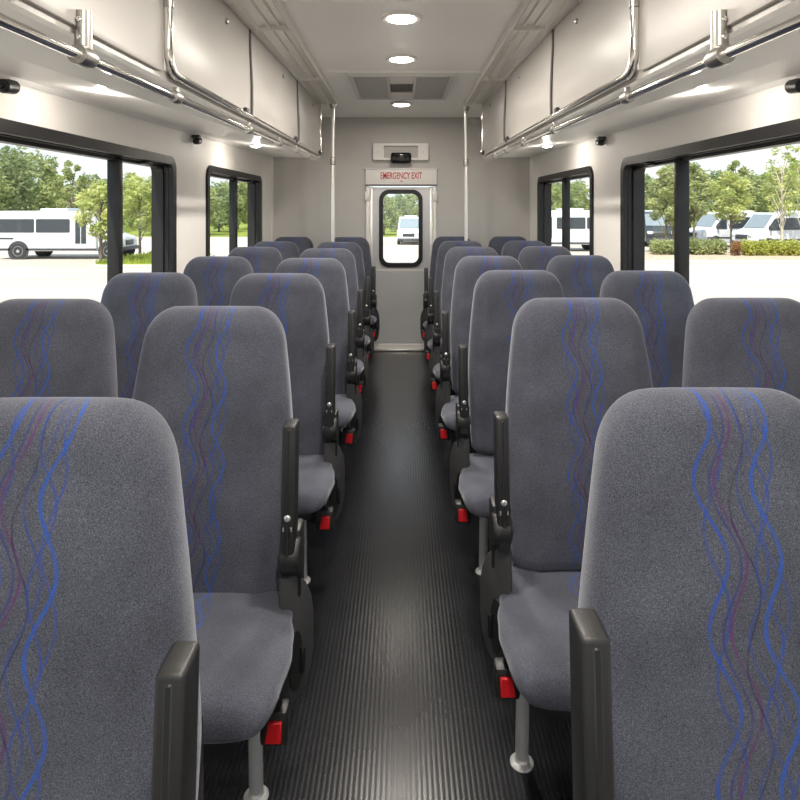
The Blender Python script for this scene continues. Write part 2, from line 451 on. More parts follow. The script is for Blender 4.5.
MB().box(-.335, .329, YR-.05, YR+.01, 0, .022, .006).build('threshold', M['extrusion'], dr, 40, do)
for x in (-.318, .312):
    for z in (1.44, .30):
        MB().box(x-.024, x+.024, YR-.034, YR-.02, z-.045, z+.045, .004).build('hinge', M['door_light'], dr, 40, do)
hd = MB().box(-.335, .329, YR-.035, YR+.02, 1.535, 1.690, .006).build('header_plate', M['sign_white'], dr, 40, do)
MB().box(-.345, .339, YR-.040, YR+.00, 1.690, 1.702, .003).build('header_cap', M['door_light'], hd, 40, (0, 0, 0)).location = (0, -YR, 0)
MB().box(-.335, .329, YR-.037, YR-.03, 1.537, 1.549, .002).build('header_lip', M['seam'], hd, 40, (0, 0, 0)).location = (0, -YR, 0)
def text_mesh(body, size_w, mat, name, parent, loc, depth=.002, bold=.0):
    cu = bpy.data.curves.new('txt', 'FONT'); cu.body = body; cu.align_x = 'CENTER'; cu.align_y = 'CENTER'; cu.size = .1; cu.extrude = .01; cu.offset = bold
    ob = bpy.data.objects.new('txt', cu); COL.objects.link(ob)
    dg = bpy.context.evaluated_depsgraph_get(); dg.update()
    me = bpy.data.meshes.new_from_object(ob.evaluated_get(dg))
    xs = [v.co.x for v in me.vertices]; ys = [v.co.y for v in me.vertices]; w = max(xs)-min(xs); h = max(ys)-min(ys)
    s = size_w/w; sy = .062/h
    for v in me.vertices: v.co = Vector((v.co.x*s, -(v.co.z*.1), v.co.y*sy))
    me.materials.append(mat); me.name = name
    o = bpy.data.objects.new(name, me); COL.objects.link(o); o.parent = parent; o.location = loc
    bpy.data.objects.remove(ob)
    return o
text_mesh('EMERGENCY EXIT', .385, M['sign_red'], 'lettering', hd, (-.003, -.0362, 1.628), bold=.0012)
MB().prism([(-.016, 1.583), (.016, 1.583), (0, 1.570)], YF, YR-.037, YR-.034).build('red_arrow', M['sign_red'], hd, 0, (0, YR, 0))

# box with the dark sensor over the door
ab = thing('alarm_box', 'pale wall box with a dark sensor above the rear emergency door', 'alarm box', (0, YR, 1.78))
ao = (0, YR, 1.78)
MB().ring(rrect(-.262, .250, 1.775, 1.930, .012), rrect(-.165, .155, 1.795, 1.908, .008), YF, YR-.055, YR+.0).build('housing', M['sign_white'], ab, 40, ao)
MB().box(-.17, .16, YR-.02, YR-.002, 1.79, 1.912).build('recess_panel', M['rear'], ab, 40, ao)
MB().box(-.100, .090, YR-.10, YR-.018, 1.742, 1.842, .022, 3).build('sensor', M['screen'], ab, 40, ao)
MB().lathe([(.016, 0), (.016, .006), (.010, .008)], (-.005, YR-.099, 1.79), (0, -1, 0), 16).build('lens', M['frame_black'], ab, 40, ao)
for x in (-.215, .203):
    MB().lathe([(.010, 0), (.010, .004), (.006, .006)], (x, YR-.054, 1.85), (0, -1, 0), 12).build('button', M['door_light'], ab, 40, ao)

# ------------------------------------------------------------------ ceiling lamps, vent
def downlight(y, first):
    t = thing('ceiling_light', None, 'ceiling light', (0, y, CZ-.006), group='round ceiling lights along the middle of the roof')
    MB().lathe([(.088, .002), (.090, -.004), (.082, -.012), (.066, -.010), (.062, -.004), (.062, .002)], n=32).build('bezel', M['sign_white'], t)
    MB().lathe([(.0635, -.003), (.060, -.012), (.03, -.018), (.001, -.019)], n=32).build('diffuser', M['lamp'], t)
    return t
def lamp(name, loc, power, size, rot=(0, 0, 0), col=(1, .93, .84), parent=None):
    l = bpy.data.lights.new(name, 'AREA'); l.shape = 'DISK'; l.size = size; l.energy = power; l.color = col
    o = bpy.data.objects.new(name, l); COL.objects.link(o); o.location = loc; o.rotation_euler = rot
    if parent is not None: o.parent = parent
    return o
CW = 7.5
for y, lab in ((2.71, 'round lit ceiling light nearest the camera, in the glossy roof panel'), (3.45, 'round lit ceiling light just in front of the air vent'),
               (4.96, 'round lit ceiling light behind the air vent by the rear wall'), (1.45, 'added out-of-view fill light in the ceiling above the first seats'), (.3, 'added out-of-view fill light in the ceiling above the front aisle'), (-.9, 'added out-of-view fill light in the ceiling by the windscreen')):  # last three are added out of view to brighten the cabin
    t = downlight(y, 0); t['label'] = lab
    lamp('lamp', (0, 0, -.022), CW if y < 4 else 2.0, .12, parent=t)

v = thing('air_vent', 'grey grilled air vent in the ceiling between two round lights', 'air vent', (0, 4.2, CZ-.012))
vo = (0, 4.2, CZ-.012)
MB().ring(rrect(-.328, .328, 3.80, 4.63, .01, 2), rrect(-.300, .300, 3.83, 4.60, .006, 2), ZF, CZ-.032, CZ-.010).build('frame', M['vent'], v, 40, vo)
MB().box(-.302, .302, 3.825, 4.605, CZ-.016, CZ-.011).build('backing', M['vent_dark'], v, 0, vo)
for x in (-.085, .085):
    MB().box(x-.008, x+.008, 3.825, 4.605, CZ-.032, CZ-.014, .002, 1).build('divider', M['vent'], v, 40, vo)
for x0, x1 in ((-.300, -.093), (.093, .300)):
    g = MB(); y = 3.84
    while y < 4.585:
        g.box(x0, x1, y, y+.009, CZ-.026, CZ-.015, 0, mat=None); y += .020
    g.build('grille', M['grille'], v, 0, vo)
MB().box(-.077, .077, 3.83, 4.05, CZ-.031, CZ-.015, .003, 1).build('centre_panel', M['vent'], v, 40, vo)
MB().box(-.077, .077, 4.36, 4.60, CZ-.031, CZ-.015, .003, 1).build('centre_panel', M['vent'], v, 40, vo)
g = MB(); x = -.07
while x < .068:
    g.box(x, x+.006, 4.06, 4.35, CZ-.029, CZ-.015); x += .0125
g.build('filter_grille', M['seam'], v, 0, vo)

# ------------------------------------------------------------------ luggage bins, rails, poles
YB = 4.80                                        # rear end of the bins
def bin_xb(y): return .631 + (4.80 - y)*.0283     # inner lower edge
def bin_xt(y): return .640 + (4.80 - y)*.0265      # inner upper edge
BZ, BT = EYE+.387, EYE+.812
def seam_z(y): return EYE + .387 + .0218*(y-1.95)
def bin_face(y, t, w=0.):                         # a point on the bin front; t = 0 bottom, 1 top; w = how far it stands proud
    return (bin_xb(y)*(1-t) + bin_xt(y)*t - w, y, BZ*(1-t) + BT*t)

def make_side(side, sx):
    S = lambda p: (sx*p[0], p[1], p[2])
    root = thing('luggage_bin', '%s overhead luggage bin with pale door panels above the %s windows' % (side, side), 'luggage bin', (sx*.9, 1.6, BZ), group='overhead luggage bins')
    off = (sx*.9, 1.6, BZ)
    y0 = YF0+.01; y1 = YB; yw = 5.75
    vs = [S((bin_xb(y0), y0, BZ)), S((HW-.003, y0, seam_z(y0))), S((HW-.003, y0, CZ-.004)), S((bin_xt(y0), y0, CZ-.004)),
          S((bin_xb(y1), y1, BZ)), S((HW-.003, yw, seam_z(yw))), S((HW-.003, yw, CZ-.004)), S((bin_xt(y1), y1, CZ-.004))]
    MB().add(vs, [(0, 3, 2, 1), (4, 5, 6, 7), (1, 2, 6, 5), (2, 3, 7, 6), (3, 0, 4, 7)]).build('body', M['bin'], root, 0, off)
    u = [Vector(vs[k]) for k in (0, 1, 5, 4)]
    MB().add([p for p in u] + [p + Vector((0, 0, .012)) for p in u], [(0, 1, 2, 3), (7, 6, 5, 4), (0, 4, 5, 1), (1, 5, 6, 2), (2, 6, 7, 3), (3, 7, 4, 0)]).build('underside_panel', M['bin_under'], root, 0, off)
    # doors
    for k, (a, b) in enumerate(((-1.3, .12), (.16, 1.845), (1.895, 2.775), (2.815, 3.865), (3.905, 4.775))):
        d = MB().prism(rrect(a, b, .035, .985, .03 if k > 1 else .05, 5), lambda u, v, t: S(bin_face(u, v, t)), -.002, .011, .004, 2).build('door', M['bin'], root, 40, off)
        if k > 1:
            yk = a + (b-a)*.62
            MB().lathe([(.011, 0), (.011, .008), (.006, .012)], S(bin_face(yk, .82, .010)), (-sx, 0, 0), 12).build('knob', M['steel'], d, 40)
            yh = b - .09
            MB().box(-.013, .013, -.017, .017, -.018, .018, .006, 2, Matrix.Translation(S(bin_face(yh, .07, .016)))).build('catch', M['black'], d, 40)
            st = [S(bin_face(b+.018, t, .013 + .004*sin(t*5))) for t in (.99, .8, .6, .4, .2, .08)]
            MB().tube(st, .006, 8).build('seal', M['seam'], d, 40)
    for ch in root.children:
        for c2 in ch.children:
            for vv in c2.data.vertices: vv.co -= Vector(off)
    # ceiling edge profile
    prof = [(.487, CZ-.002), (.487, CZ-.032), (.497, CZ-.040), (.507, CZ-.032), (.512, CZ-.018), (.540, CZ-.018), (.545, CZ-.030), (.553, CZ-.030), (.557, CZ-.018),
            (.585, CZ-.020), (.590, CZ-.032), (.598, CZ-.032), (.602, CZ-.022), (.640, CZ-.026), (.648, CZ-.040), (.66, CZ-.040), (.80, CZ-.026), (.80, CZ-.002)]
    e = thing('ceiling_rail', '%s aluminium edge profile running along the ceiling above the %s bin doors' % (side, side), 'edge profile', (sx*.58, 1.6, CZ), group='ceiling edge profiles')
    MB().prism(prof, lambda u, v, t: (sx*u, t, v), YF0+.01, 4.86).build('profile', M['extrusion'], e, 30, (sx*.58, 1.6, CZ))
    for yj in (2.79, 3.885):
        MB().box(min(sx*.489, sx*.66), max(sx*.489, sx*.66), yj-.006, yj+.006, CZ-.043, CZ-.003, .002, 1).build('joint_cover', M['extrusion'], e, 30, (sx*.58, 1.6, CZ))
    # lower hand rail with clamps
    rl = thing('hand_rail', 'long straight steel hand rail under the %s luggage bin' % side, 'hand rail', (sx*.7, 1.6, EYE+.36), group='straight hand rails')
    ro = (sx*.7, 1.6, EYE+.36)
    A = Vector((.7161, 1.14, EYE+.336)); B = Vector((.638, 4.72, EYE+.366))
    rp = lambda y: A + (B-A)*((y-A.y)/(B.y-A.y))
    MB().tube([S(rp(-1.45)), S(rp(1)), S(rp(3)), S(rp(4.75))], .0125, 16).build('tube', M['chrome'], rl, 60, ro)
    dirv = (B-A).normalized()
    for yc in (.25, 1.385, 1.92, 2.76, 3.38, 3.85, 4.3):
        c = rp(yc); big = 1.25 if yc == 1.385 else 1.0
        MB().lathe([(.0125, -.022*big), (.0175*big, -.022*big), (.0195*big, -.014), (.0195*big, .014), (.0175*big, .022*big), (.0125, .022*big)], S(c), S(dirv), 20).build('clamp', M['steel'], rl, 40, ro)
        if yc in (.25, 1.385):
            MB().tube([S((c.x, c.y, c.z+.012)), S((c.x, c.y, c.z+.045)), S((c.x, c.y, c.z+.10))], .019, 18).build('bracket', M['steel'], rl, 40, ro)
            MB().tube([S((c.x, c.y, c.z+.082)), S((bin_xb(c.y)+.002, c.y, c.z+.082))], .017, 14).build('bracket_stub', M['steel'], rl, 40, ro)
            for dz in (.040, .078):
                MB().lathe([(.006, 0), (.006, .004), (.003, .006)], S((c.x, c.y-.0175, c.z+dz)), (0, -1, 0), 10).build('screw', M['chrome'], rl, 40, ro)
        else:
            MB().box(-.008, .008, -.008, .008, 0, .022, .002, 1, Matrix.Translation(S((c.x, c.y, c.z+.010)))).build('bracket', M['steel'], rl, 40, ro)
    # bent rail that edges the doors
    br = thing('bent_rail', 'bent steel rail framing the %s bin doors, turning up at its near end' % side, 'hand rail', (sx*.68, 3.2, BZ), group='bent rails')
    bo = (sx*.68, 3.2, BZ)
    pts = [bin_face(1.85, .97, .022), bin_face(1.85, .045, .020), bin_face(4.788, .045, .012), bin_face(4.788, .97, .012)]
    P = fillet(pts, .07, 8)
    rad = []
    for p in P: rad.append(.0135 if p.y < 2.2 else .0135 - .0035*min(1, (p.y-2.2)/2.5))
    P2 = []; R2 = []
    for i in range(len(P)-1):       # subdivide long runs so the taper is even
        nseg = max(1, int((P[i+1]-P[i]).length/.25))
        for k in range(nseg):
            q = P[i].lerp(P[i+1], k/nseg); P2.append(S(q)); R2.append(.0135 if q.y < 2.2 else .0135 - .006*min(1, (q.y-2.2)/2.5))
    P2.append(S(P[-1])); R2.append(.007)
    MB().tube(P2, R2, 14).build('tube', M['chrome'], br, 60, bo)
    for t in (.52,):
        c = Vector(bin_face(1.85, t, .021))
        MB().lathe([(.0135, -.012), (.0165, -.010), (.0165, .010), (.0135, .012)], S(c), (0, 0, 1), 16).build('collar', M['steel'], br, 40, bo)
    for yc in (2.3, 3.0, 3.7, 4.4):
        c = Vector(bin_face(yc, .045, .014))
        MB().box(-.010, .010, -.010, .010, -.004, .004, .001, 1, Matrix.Translation(S(c))).build('bracket', M['steel'], br, 40, bo)
    # the rail of the next door towards the front: only its far corner reaches into view
    nr = thing('bent_rail', 'bent steel rail whose corner shows at the top %s edge, before the bracketed rail' % side, 'hand rail', (sx*.72, .2, BZ), group='bent rails')
    P = fillet([bin_face(-1.2, .97, .022), bin_face(-1.2, .045, .022), bin_face(1.20, .045, .022), bin_face(1.20, .97, .022)], .06, 8)
    MB().tube([S(p) for p in P], .011, 14).build('tube', M['chrome'], nr, 60, (sx*.72, .2, BZ))
    for yc in (-.6, .3, .9):
        c = Vector(bin_face(yc, .045, .014))
        MB().box(-.010, .010, -.010, .010, -.004, .004, .001, 1, Matrix.Translation(S(c))).build('bracket', M['steel'], nr, 40, (sx*.72, .2, BZ))
    # stanchion
    px = .5276 if sx < 0 else .510
    pl = thing('stanchion_pole', 'thin upright steel pole on the %s side of the aisle near the rear door' % side, 'pole', (sx*px, 4.775 if sx < 0 else 4.905, 0), group='stanchion poles')
    MB().tube([(0, 0, 0), (0, 0, 1), (0, 0, CZ-.03)], .0135, 16).build('tube', M['pole'], pl, 60)
    MB().lathe([(.034, 0.001), (.034, .006), (.020, .014)], n=20).build('base_flange', M['steel'], pl)
    MB().lathe([(.018, CZ-.075), (.030, CZ-.048), (.030, CZ-.041)], n=20).build('top_flange', M['steel'], pl)
    MB().lathe([(.0150, 1.66), (.022, 1.665), (.022, 1.715), (.0150, 1.72)], n=20).build('collar', M['steel'], pl)
    # small spots in the underside
    for k, (y, x) in enumerate(((2.0, .97), (4.1, .965))):
        zz = BZ + (seam_z(y)-BZ)*((x-bin_xb(y))/(HW-bin_xb(y)))
        sp = thing('spot_light', 'small bright spotlight in the %s bin underside %s' % (side, 'nearest the camera' if k == 0 else 'near the rear wall'), 'spotlight', (sx*x, y, zz-.001), group='small spotlights under the bins')
        MB().lathe([(.040, .002), (.040, -.003), (.030, -.006), (.027, -.003), (.027, .002)], n=24).build('bezel', M['sign_white'], sp)
        MB().lathe([(.028, -.002), (.026, -.007), (.016, -.011), (.001, -.012)], n=24).build('diffuser', M['lamp_small'], sp)
        pl_ = bpy.data.lights.new('lamp', 'POINT'); pl_.energy = .8; pl_.shadow_soft_size = .012; pl_.color = (1, .93, .84)
        po = bpy.data.objects.new('lamp', pl_); COL.objects.link(po); po.parent = sp; po.location = (0, 0, -.026)
    # small dark cameras where wall and bin meet
    for k, (p, d, sc) in enumerate((((6, 82), 1.845, 1.0), ((196, 139), 3.55, 1.0)) if sx < 0 else (((797, 79), 1.835, 1.0), ((600, 138), 3.65, 1.0))):
        y = d; z = seam_z(y) - .004
        cm = thing('wall_camera', 'small black dome camera on the %s wall %s' % (side, 'over the first window' if k == 0 else 'between the two windows'), 'camera', (sx*(HW-.002), y, z), group='small wall cameras')
        MB().box(min(0, -sx*.045), max(0, -sx*.045), -.022*sc, .022*sc, -.022, 0, .006).build('mount', M['black'], cm)
        dz = .013 if k == 0 else 0
        MB().tube([(-sx*.030, -.036*sc, -.036+dz), (-sx*.030, -.028*sc, -.036+dz), (-sx*.030, .022*sc, -.030+dz), (-sx*.030, .030*sc, -.030+dz)], [.014*sc, .021*sc, .021*sc, .012*sc], 16).build('camera_body', M['black'], cm)
        MB().lathe([(.010*sc, 0), (.010*sc, .006), (.004, .010)], (-sx*.030, -.036*sc, -.036+dz), (0, -1, 0), 14).build('lens', M['screen'], cm)
make_side('left', -1); make_side('right', 1)

# ------------------------------------------------------------------ seats
def lerp_pts(t, pts):
    for (a, u), (b, v) in zip(pts, pts[1:]):
        if t <= b:
            q = (t-a)/(b-a); q = q*q*(3-2*q)
            return u + (v-u)*q
    return pts[-1][1]
def make_backrest(root, taper=.042, power=1.6):
    H0, H1 = .375, 1.076
    def yf(z): return -(H1-z)*.15
    # backrest: stacked superellipse rings
    vs = []; fs = []; n = 44
    prof = []
    nz = 48
    for i in range(nz+1):
        t = i/nz
        t = 1-(1-t)**1.55
        z = H0 + (H1-H0)*t
        # outline half width
        W = .201 + .008*sin(min(1, t/.55)*pi/2)
        if t > .42: W -= taper*((t-.42)/.58)**power
        rc = .094
        if z > H1-rc:
            q = (z-(H1-rc))/rc; W -= .074*(1-(max(0, 1-q**2.3))**(1/2.3))
        if z < H0+.03:
            q = (H0+.03-z)/.03; W -= .02*(1-sqrt(max(0, 1-q*q)))
        # half thickness
        T = .052 + .010*sin(pi*min(1, t*1.15))
        rt = .060
        if z > H1-rt:
            q = (z-(H1-rt))/rt; T *= max(.08, (max(0, 1-q**2.2))**(1/2.2))
        if z < H0+.025:
            q = (H0+.025-z)/.025; T *= max(.4, sqrt(max(0, 1-q*q*.8)))
        yc = yf(z) + .055
        prof.append((z, W, T, yc, t))
    for (z, W, T, yc, t) in prof:
        for k in range(n):
            a = 2*pi*k/n
            ex = 2/4.2
            cx = math.copysign(abs(cos(a))**ex, cos(a)); cy = math.copysign(abs(sin(a))**(2/3.0), sin(a))
            x = W*cx; y = T*cy
            if cy < 0:      # front: a shallow hollow between soft side bolsters
                h = math.exp(-((abs(x)-.135)/.028)**2)
                y -= .008*h*min(1, max(0, (.93-t)/.15))
                y += .004*math.exp(-((abs(x)-.165)/.010)**2)*min(1, max(0, (.9-t)/.12))
            vs.append((x, yc+y, z))
    m = len(prof)
    for i in range(m-1):
        for k in range(n):
            k2 = (k+1) % n; fs.append((i*n+k, i*n+k2, (i+1)*n+k2, (i+1)*n+k))
    fs.append(tuple(range(n-1, -1, -1))); fs.append(tuple(range((m-1)*n, m*n)))
    return MB().add(vs, fs).build('backrest', M['fabric'], root, 75)

def make_seat(sx, aisle, legp):
    """a seat facing -Y; sx is the side on which its aisle lies"""
    root = thing('passenger_seat', None, 'seat', group='striped passenger seats')
    make_backrest(root)
    # cushion: rings along y
    vs = []; fs = []; n = 40; ny = 30
    ya, yb = -.470, .00
    for i in range(ny+1):
        t = i/ny                                        # 0 front .. 1 rear
        y = ya + (yb-ya)*(t**1.25)
        W = lerp_pts(t, ((0, .230), (.25, .240), (.45, .245), (.60, .237), (.75, .220), (1, .203))) if aisle else (.218 + .004*sin(pi*t))
        top = .470 - .050*t; bot = .386 - .03*t
        q = (y-ya)
        rf = .060
        if q < rf:
            e = 1-q/rf; s_ = (max(0, 1-e**2.2))**(1/2.2)
            top -= .042*(1-s_); bot += .010*(1-s_); W -= .020*(1-s_)
        zc = (top+bot)/2; hz = max(.012, (top-bot)/2)
        if i == 0: hz *= .75; W *= .96
        for k in range(n):
            a = 2*pi*k/n
            cx = math.copysign(abs(cos(a))**(2/5.0), cos(a)); cz = math.copysign(abs(sin(a))**(2/3.4), sin(a))
            x = W*cx; z = zc + hz*cz
            # side walls draw in towards the bottom
            x *= 1 - .05*max(0, -cz)
            vs.append((x + (.010*sx if aisle else 0), y, z))
    for i in range(ny):
        for k in range(n):
            k2 = (k+1) % n; fs.append((i*n+k, (i+1)*n+k, (i+1)*n+k2, i*n+k2))
    fs.append(tuple(range(n))); fs.append(tuple(range((ny+1)*n-1, ny*n-1, -1)))
    cu = MB().add(vs, fs).build('seat_cushion', M['fabric'], root, 75)
    # base pan
    MB().box(-.19, .19, -.40, .05, .338, .366, .012).build('seat_pan', M['black'], root)
    MB().box(-.18, .18, .06, .115, .36, .62, .012).build('back_frame', M['black'], root)
    if aisle:
        lx, ly = legp
    else:
        lx, ly = .10, -.20
    lx *= sx
    lg = MB().tube([(lx, ly, .008), (lx*.985, ly, .2), (lx*.97, ly, .352)], .0160, 18).build('leg', M['leg'], root, 60)
    MB().lathe([(.028, .001), (.028, .004), (.024, .008), (.018, .011), (.016, .016)], (lx, ly, 0), n=24).build('foot_flange', M['leg'], lg)
    lg2 = MB().tube([(-lx*.9, -.10, .008), (-lx*.9, -.10, .352)], .0160, 14).build('leg', M['leg'], root, 60)
    MB().lathe([(.028, .001), (.028, .004), (.024, .008), (.018, .011), (.016, .016)], (-lx*.9, -.10, 0), n=20).build('foot_flange', M['leg'], lg2)
    if not aisle: return root
    # folded-up armrest, leaning back with the seat
    sh = lambda x, y, z: (sx*x, y - .012 + .09*(z-.84), z)
    ar = MB().box(.206, .238, -.125, -.072, .515, .834, .006, 3).map(sh).build('armrest', M['armrest'], root)
    MB().box(.2165, .2265, -.1265, -.120, .545, .825, .002, 1).map(sh).build('centre_rib', M['armrest'], ar)
    MB().lathe([(.0075, 0), (.0075, .003), (.005, .005), (.001, .005)], sh(.2215, -.1245, .632), (0, -1, 0), 14).build('screw', M['white_dot'], ar)
    for dx in (-.009, .009):
        MB().box(-.0016, .0016, -.002, .002, -.004, .004, 0, mat=Matrix.Translation(sh(.2215+dx, -.125, .608))).build('rivet', M['white_dot'], ar)
    hb = MB().lathe([(.030, 0), (.037, .004), (.040, .010), (.040, .040), (.036, .046)], sh(.2005, -.088, .535), (sx, 0, 0), 24).build('armrest_pivot', M['black'], root)
    MB().lathe([(.016, 0), (.016, -.006), (.010, -.009)], sh(.2025, -.088, .535), (sx, 0, 0), 16).build('pivot_cap', M['shield'], hb)
    MB().box(-.024, .024, -.030, .030, -.10, .06, .008, 2, Matrix.Translation(sh(.222, -.055, .53))).build('hinge_bracket', M['black'], root)
    # kidney-shaped side shield next to the cushion
    ol = [(0, .492), (.3, .490), (.5, .482), (.75, .460), (.92, .425), (1, .385), (1, .305), (.93, .258), (.8, .224), (.62, .205), (.4, .200), (.15, .205), (0, .215)]
    def shf(u, v, t): return (sx*(.203 + .062*u + t*.75), -.15 + .07*u - t*.66, v)
    sd = MB().prism(ol, shf, -.006, .010, .005, 2).build('side_shield', M['shield'], root)
    MB().prism([(.40 + .24*cos(a*pi/8), .292 + .072*sin(a*pi/8)) for a in range(16)], shf, .006, .0125, .002, 1).build('recline_recess', M['black'], sd)
    MB().prism([(.50, .262), (.60, .262), (.62, .318), (.50, .322)], shf, .008, .022, .002, 1).build('lever', M['frame_black'], sd)
    # belt buckle
    bk = MB().box(-.027, .027, -.018, .022, -.034, .034, .007, 2, Matrix.Translation((sx*.226, -.315, .305))).build('belt_buckle', M['black'], root)
    MB().prism([(-.018, -.022), (.016, -.022), (.016, .020), (-.010, .020)], lambda u, v, t: (sx*(.227+u), -.333+t, .303+v), -.006, .008, .002, 1).build('release_button', M['red'], bk)
    MB().tube([(sx*.222, -.305, .335), (sx*.218, -.25, .345), (sx*.17, -.18, .352)], .009, 8).build('belt_strap', M['black'], bk)
    return root

protos = {('left', True): make_seat(1, True, (.150, -.150)), ('right', True): make_seat(-1, True, (.205, -.215)),
          ('left', False): make_seat(1, False, None), ('right', False): make_seat(-1, False, None)}
used = set()
ORD = ['first', 'second', 'third', 'fourth', 'fifth', 'sixth', 'seventh']
ROWS = {'left': ([.770, 1.550, 2.36, 3.10, 3.86, 4.58, 5.38], [.459, .478, .478, .462, .470, .470, .458]),
        'right': ([.815, 1.70, 2.48, 3.24, 4.02, 4.74, 5.48], [.434, .493, .475, .462, .463, .460, .455])}
WROWS = {'left': [None, 1.68, 2.385, 3.20, 4.00, 4.66, 5.42], 'right': [None, 1.70, 2.46, 3.28, 4.08, 4.76, 5.50]}
def place(side, aisle, k, x, y):
    key = (side, aisle)
    if key in used: o = copy_tree(protos[key])
    else: used.add(key); o = protos[key]
    o.location = (x, y, 0)
    kind = 'aisle' if aisle else 'window'
    if k == 0: lab = 'nearest grey striped %s seat in the %s foreground' % (kind, side)
    elif k == 6: lab = 'rearmost grey striped %s seat on the %s against the rear wall' % (kind, side)
    else: lab = 'grey striped %s seat in the %s row on the %s' % (kind, ORD[k], side)
    o['label'] = lab
    if aisle and k == 0:
        for ch in o.children:
            if ch.name.split('.')[0] == 'armrest':
                ch.location.z += .020 if side == 'left' else .070
                if side == 'right': ch.location.x += .012
        for ch in list(o.children):
            if ch.name.split('.')[0] == 'backrest': bpy.data.objects.remove(ch)
        make_backrest(o, .060, 1.15)
    if aisle and k >= 2:                           # further back the legs stand a little further under the seats
        for ch in o.children:
            if ch.name.split('.')[0] == 'leg': ch.location.x += (-.024 if side == 'left' else .028)
    if side == 'right' and aisle and k >= 2:
        for ch in o.children:
            if ch.name.split('.')[0] in ('seat_cushion', 'side_shield', 'belt_buckle'): ch.location.z -= .018
    if side == 'right' and aisle and k == 1:      # this one has its aisle-side fittings set a little further out
        for ch in o.children:
            if ch.name.split('.')[0] not in ('backrest', 'back_frame', 'leg', 'seat_pan'): ch.location.x -= .022; ch.location.y -= .035
            if ch.name.split('.')[0] in ('seat_cushion', 'seat_pan'): ch.location.z -= .036
            if ch.name.split('.')[0] == 'belt_buckle': ch.location.x -= .016
            if ch.name.split('.')[0] == 'armrest': ch.location.z -= .020
for side, sx in (('left', -1), ('right', 1)):
    ys, xs = ROWS[side]
    for k in (1, 2, 3, 4, 5, 6, 0): place(side, True, k, sx*xs[k], ys[k])
    for k in range(1, 7): place(side, False, k, sx*(.985 if k < 3 else .957), WROWS[side][k])

# ------------------------------------------------------------------ outside
tag(MB().box(-160, 160, -60, 56, GZ-.2, GZ).build('parking_lot', M['lot'], angle=0), 'pale concrete car park outside the windows', 'car park', kind='structure')
tag(MB().box(-160, 160, 56, 220, GZ-.2, GZ+.03).build('lawn', M['grass'], angle=0), 'strip of grass beyond the car park', 'lawn', kind='structure')

def leaf_cloud(clumps, count, size, rng, flat=.0):
    """leaves: small folded quads on and in ellipsoid clumps"""
    mb = MB()
    tot = sum(c[1][0]*c[1][1]*c[1][2] for c in clumps)
    for (c, r) in clumps:
        k = int(count*r[0]*r[1]*r[2]/tot)
        for _ in range(k):
            d = Vector((rng.gauss(0, 1), rng.gauss(0, 1), rng.gauss(0, 1))).normalized()
            q = rng.random()**.42
            bumpy = .82 + .36*mnoise.noise(Vector(c)*1.7 + d*2.3)
            p = Vector((c[0] + d.x*r[0]*q*bumpy, c[1] + d.y*r[1]*q*bumpy, c[2] + d.z*r[2]*q*bumpy))
            s = size*rng.uniform(.6, 1.3)
            u = Vector((rng.gauss(0, 1), rng.gauss(0, 1), rng.gauss(0, .5))).normalized()
            w = u.cross(Vector((rng.gauss(0, 1), rng.gauss(0, 1), rng.gauss(0, 1)))).normalized()
            nn = u.cross(w)
            mb.add([p - u*s, p + w*s*.45 + nn*s*.12, p + u*s, p - w*s*.45 + nn*s*.12], [(0, 1, 2), (0, 2, 3)])
    return mb

def tree_mesh(rng, h, w, trunk, leaves, leaf_size, base=.32, nclump=14, mat='leaf', bark='bark', tr=.12, sparse=False, name='tree'):
    root = thing(name, None, 'tree')
    tk = MB()
    top = h*.72
    lean = rng.uniform(-.02, .02)*h
    axis = [(lean*t*t, lean*.5*t, top*t) for t in (0, .25, .5, .75, 1)]
    tk.tube(axis, [tr*1.25, tr, tr*.8, tr*.55, tr*.25], 8)
    clumps = []
    for i in range(nclump):
        a = 2.39996*i + rng.uniform(-.3, .3)
        f = (i+.5)/nclump
        z = h*(base + (1-base)*.92*f)
        prof = sin(pi*min(1, .12+f*.86))**.65
        rad = w*.36*prof*rng.uniform(.55, 1.0)
        c = (cos(a)*rad, sin(a)*rad, z)
        cr = w*rng.uniform(.17, .27)*(.7+.4*prof)
        if sparse: cr *= .62
        clumps.append((c, (cr, cr, cr*.78)))
        zb = max(h*base*.55, z-h*.22)
        st = Vector((0, 0, min(zb, top*.95)))
        en = Vector(c)
        mid = st.lerp(en, .5) + Vector((0, 0, h*.02))
        tk.tube([st, mid, en], [tr*.42, tr*.28, tr*.10], 6)
    leaf_cloud(clumps, leaves, leaf_size, rng).build('foliage', M[mat], root, 0)
    tk.build('trunk', M[bark], root, 60)
    return root

rng = random.Random(21)
TP = [tree_mesh(rng, 1.0*7.5, 6.0, None, 3000, .24, .18, 18, 'leaf'),
      tree_mesh(rng, 1.0*7.5, 5.4, None, 3000, .24, .16, 18, 'leaf_light'),
      tree_mesh(rng, 1.0*7.5, 6.4, None, 3000, .26, .12, 20, 'leaf_dark'),
      tree_mesh(rng, 1.0*7.5, 5.0, None, 2200, .22, .22, 14, 'leaf', sparse=True)]
TN = ['mid-green', 'light-green', 'dark-green', 'sparse green']
tused = set()
def tree_at(px, top, d, kind, wscale=1.0, label=None, group='trees beyond the car park'):
    h = (208-top)/620*d + (EYE-GZ)
    if kind in tused: o = copy_tree(TP[kind])
    else: tused.add(kind); o = TP[kind]
    o.location = ((px-401.5)/620*d, d, GZ); s = h/7.2
    o.scale = (s*wscale, s*wscale, s); o.rotation_euler = (0, 0, rng.uniform(0, 6.28))
    o['group'] = group
    o['label'] = label
    return o
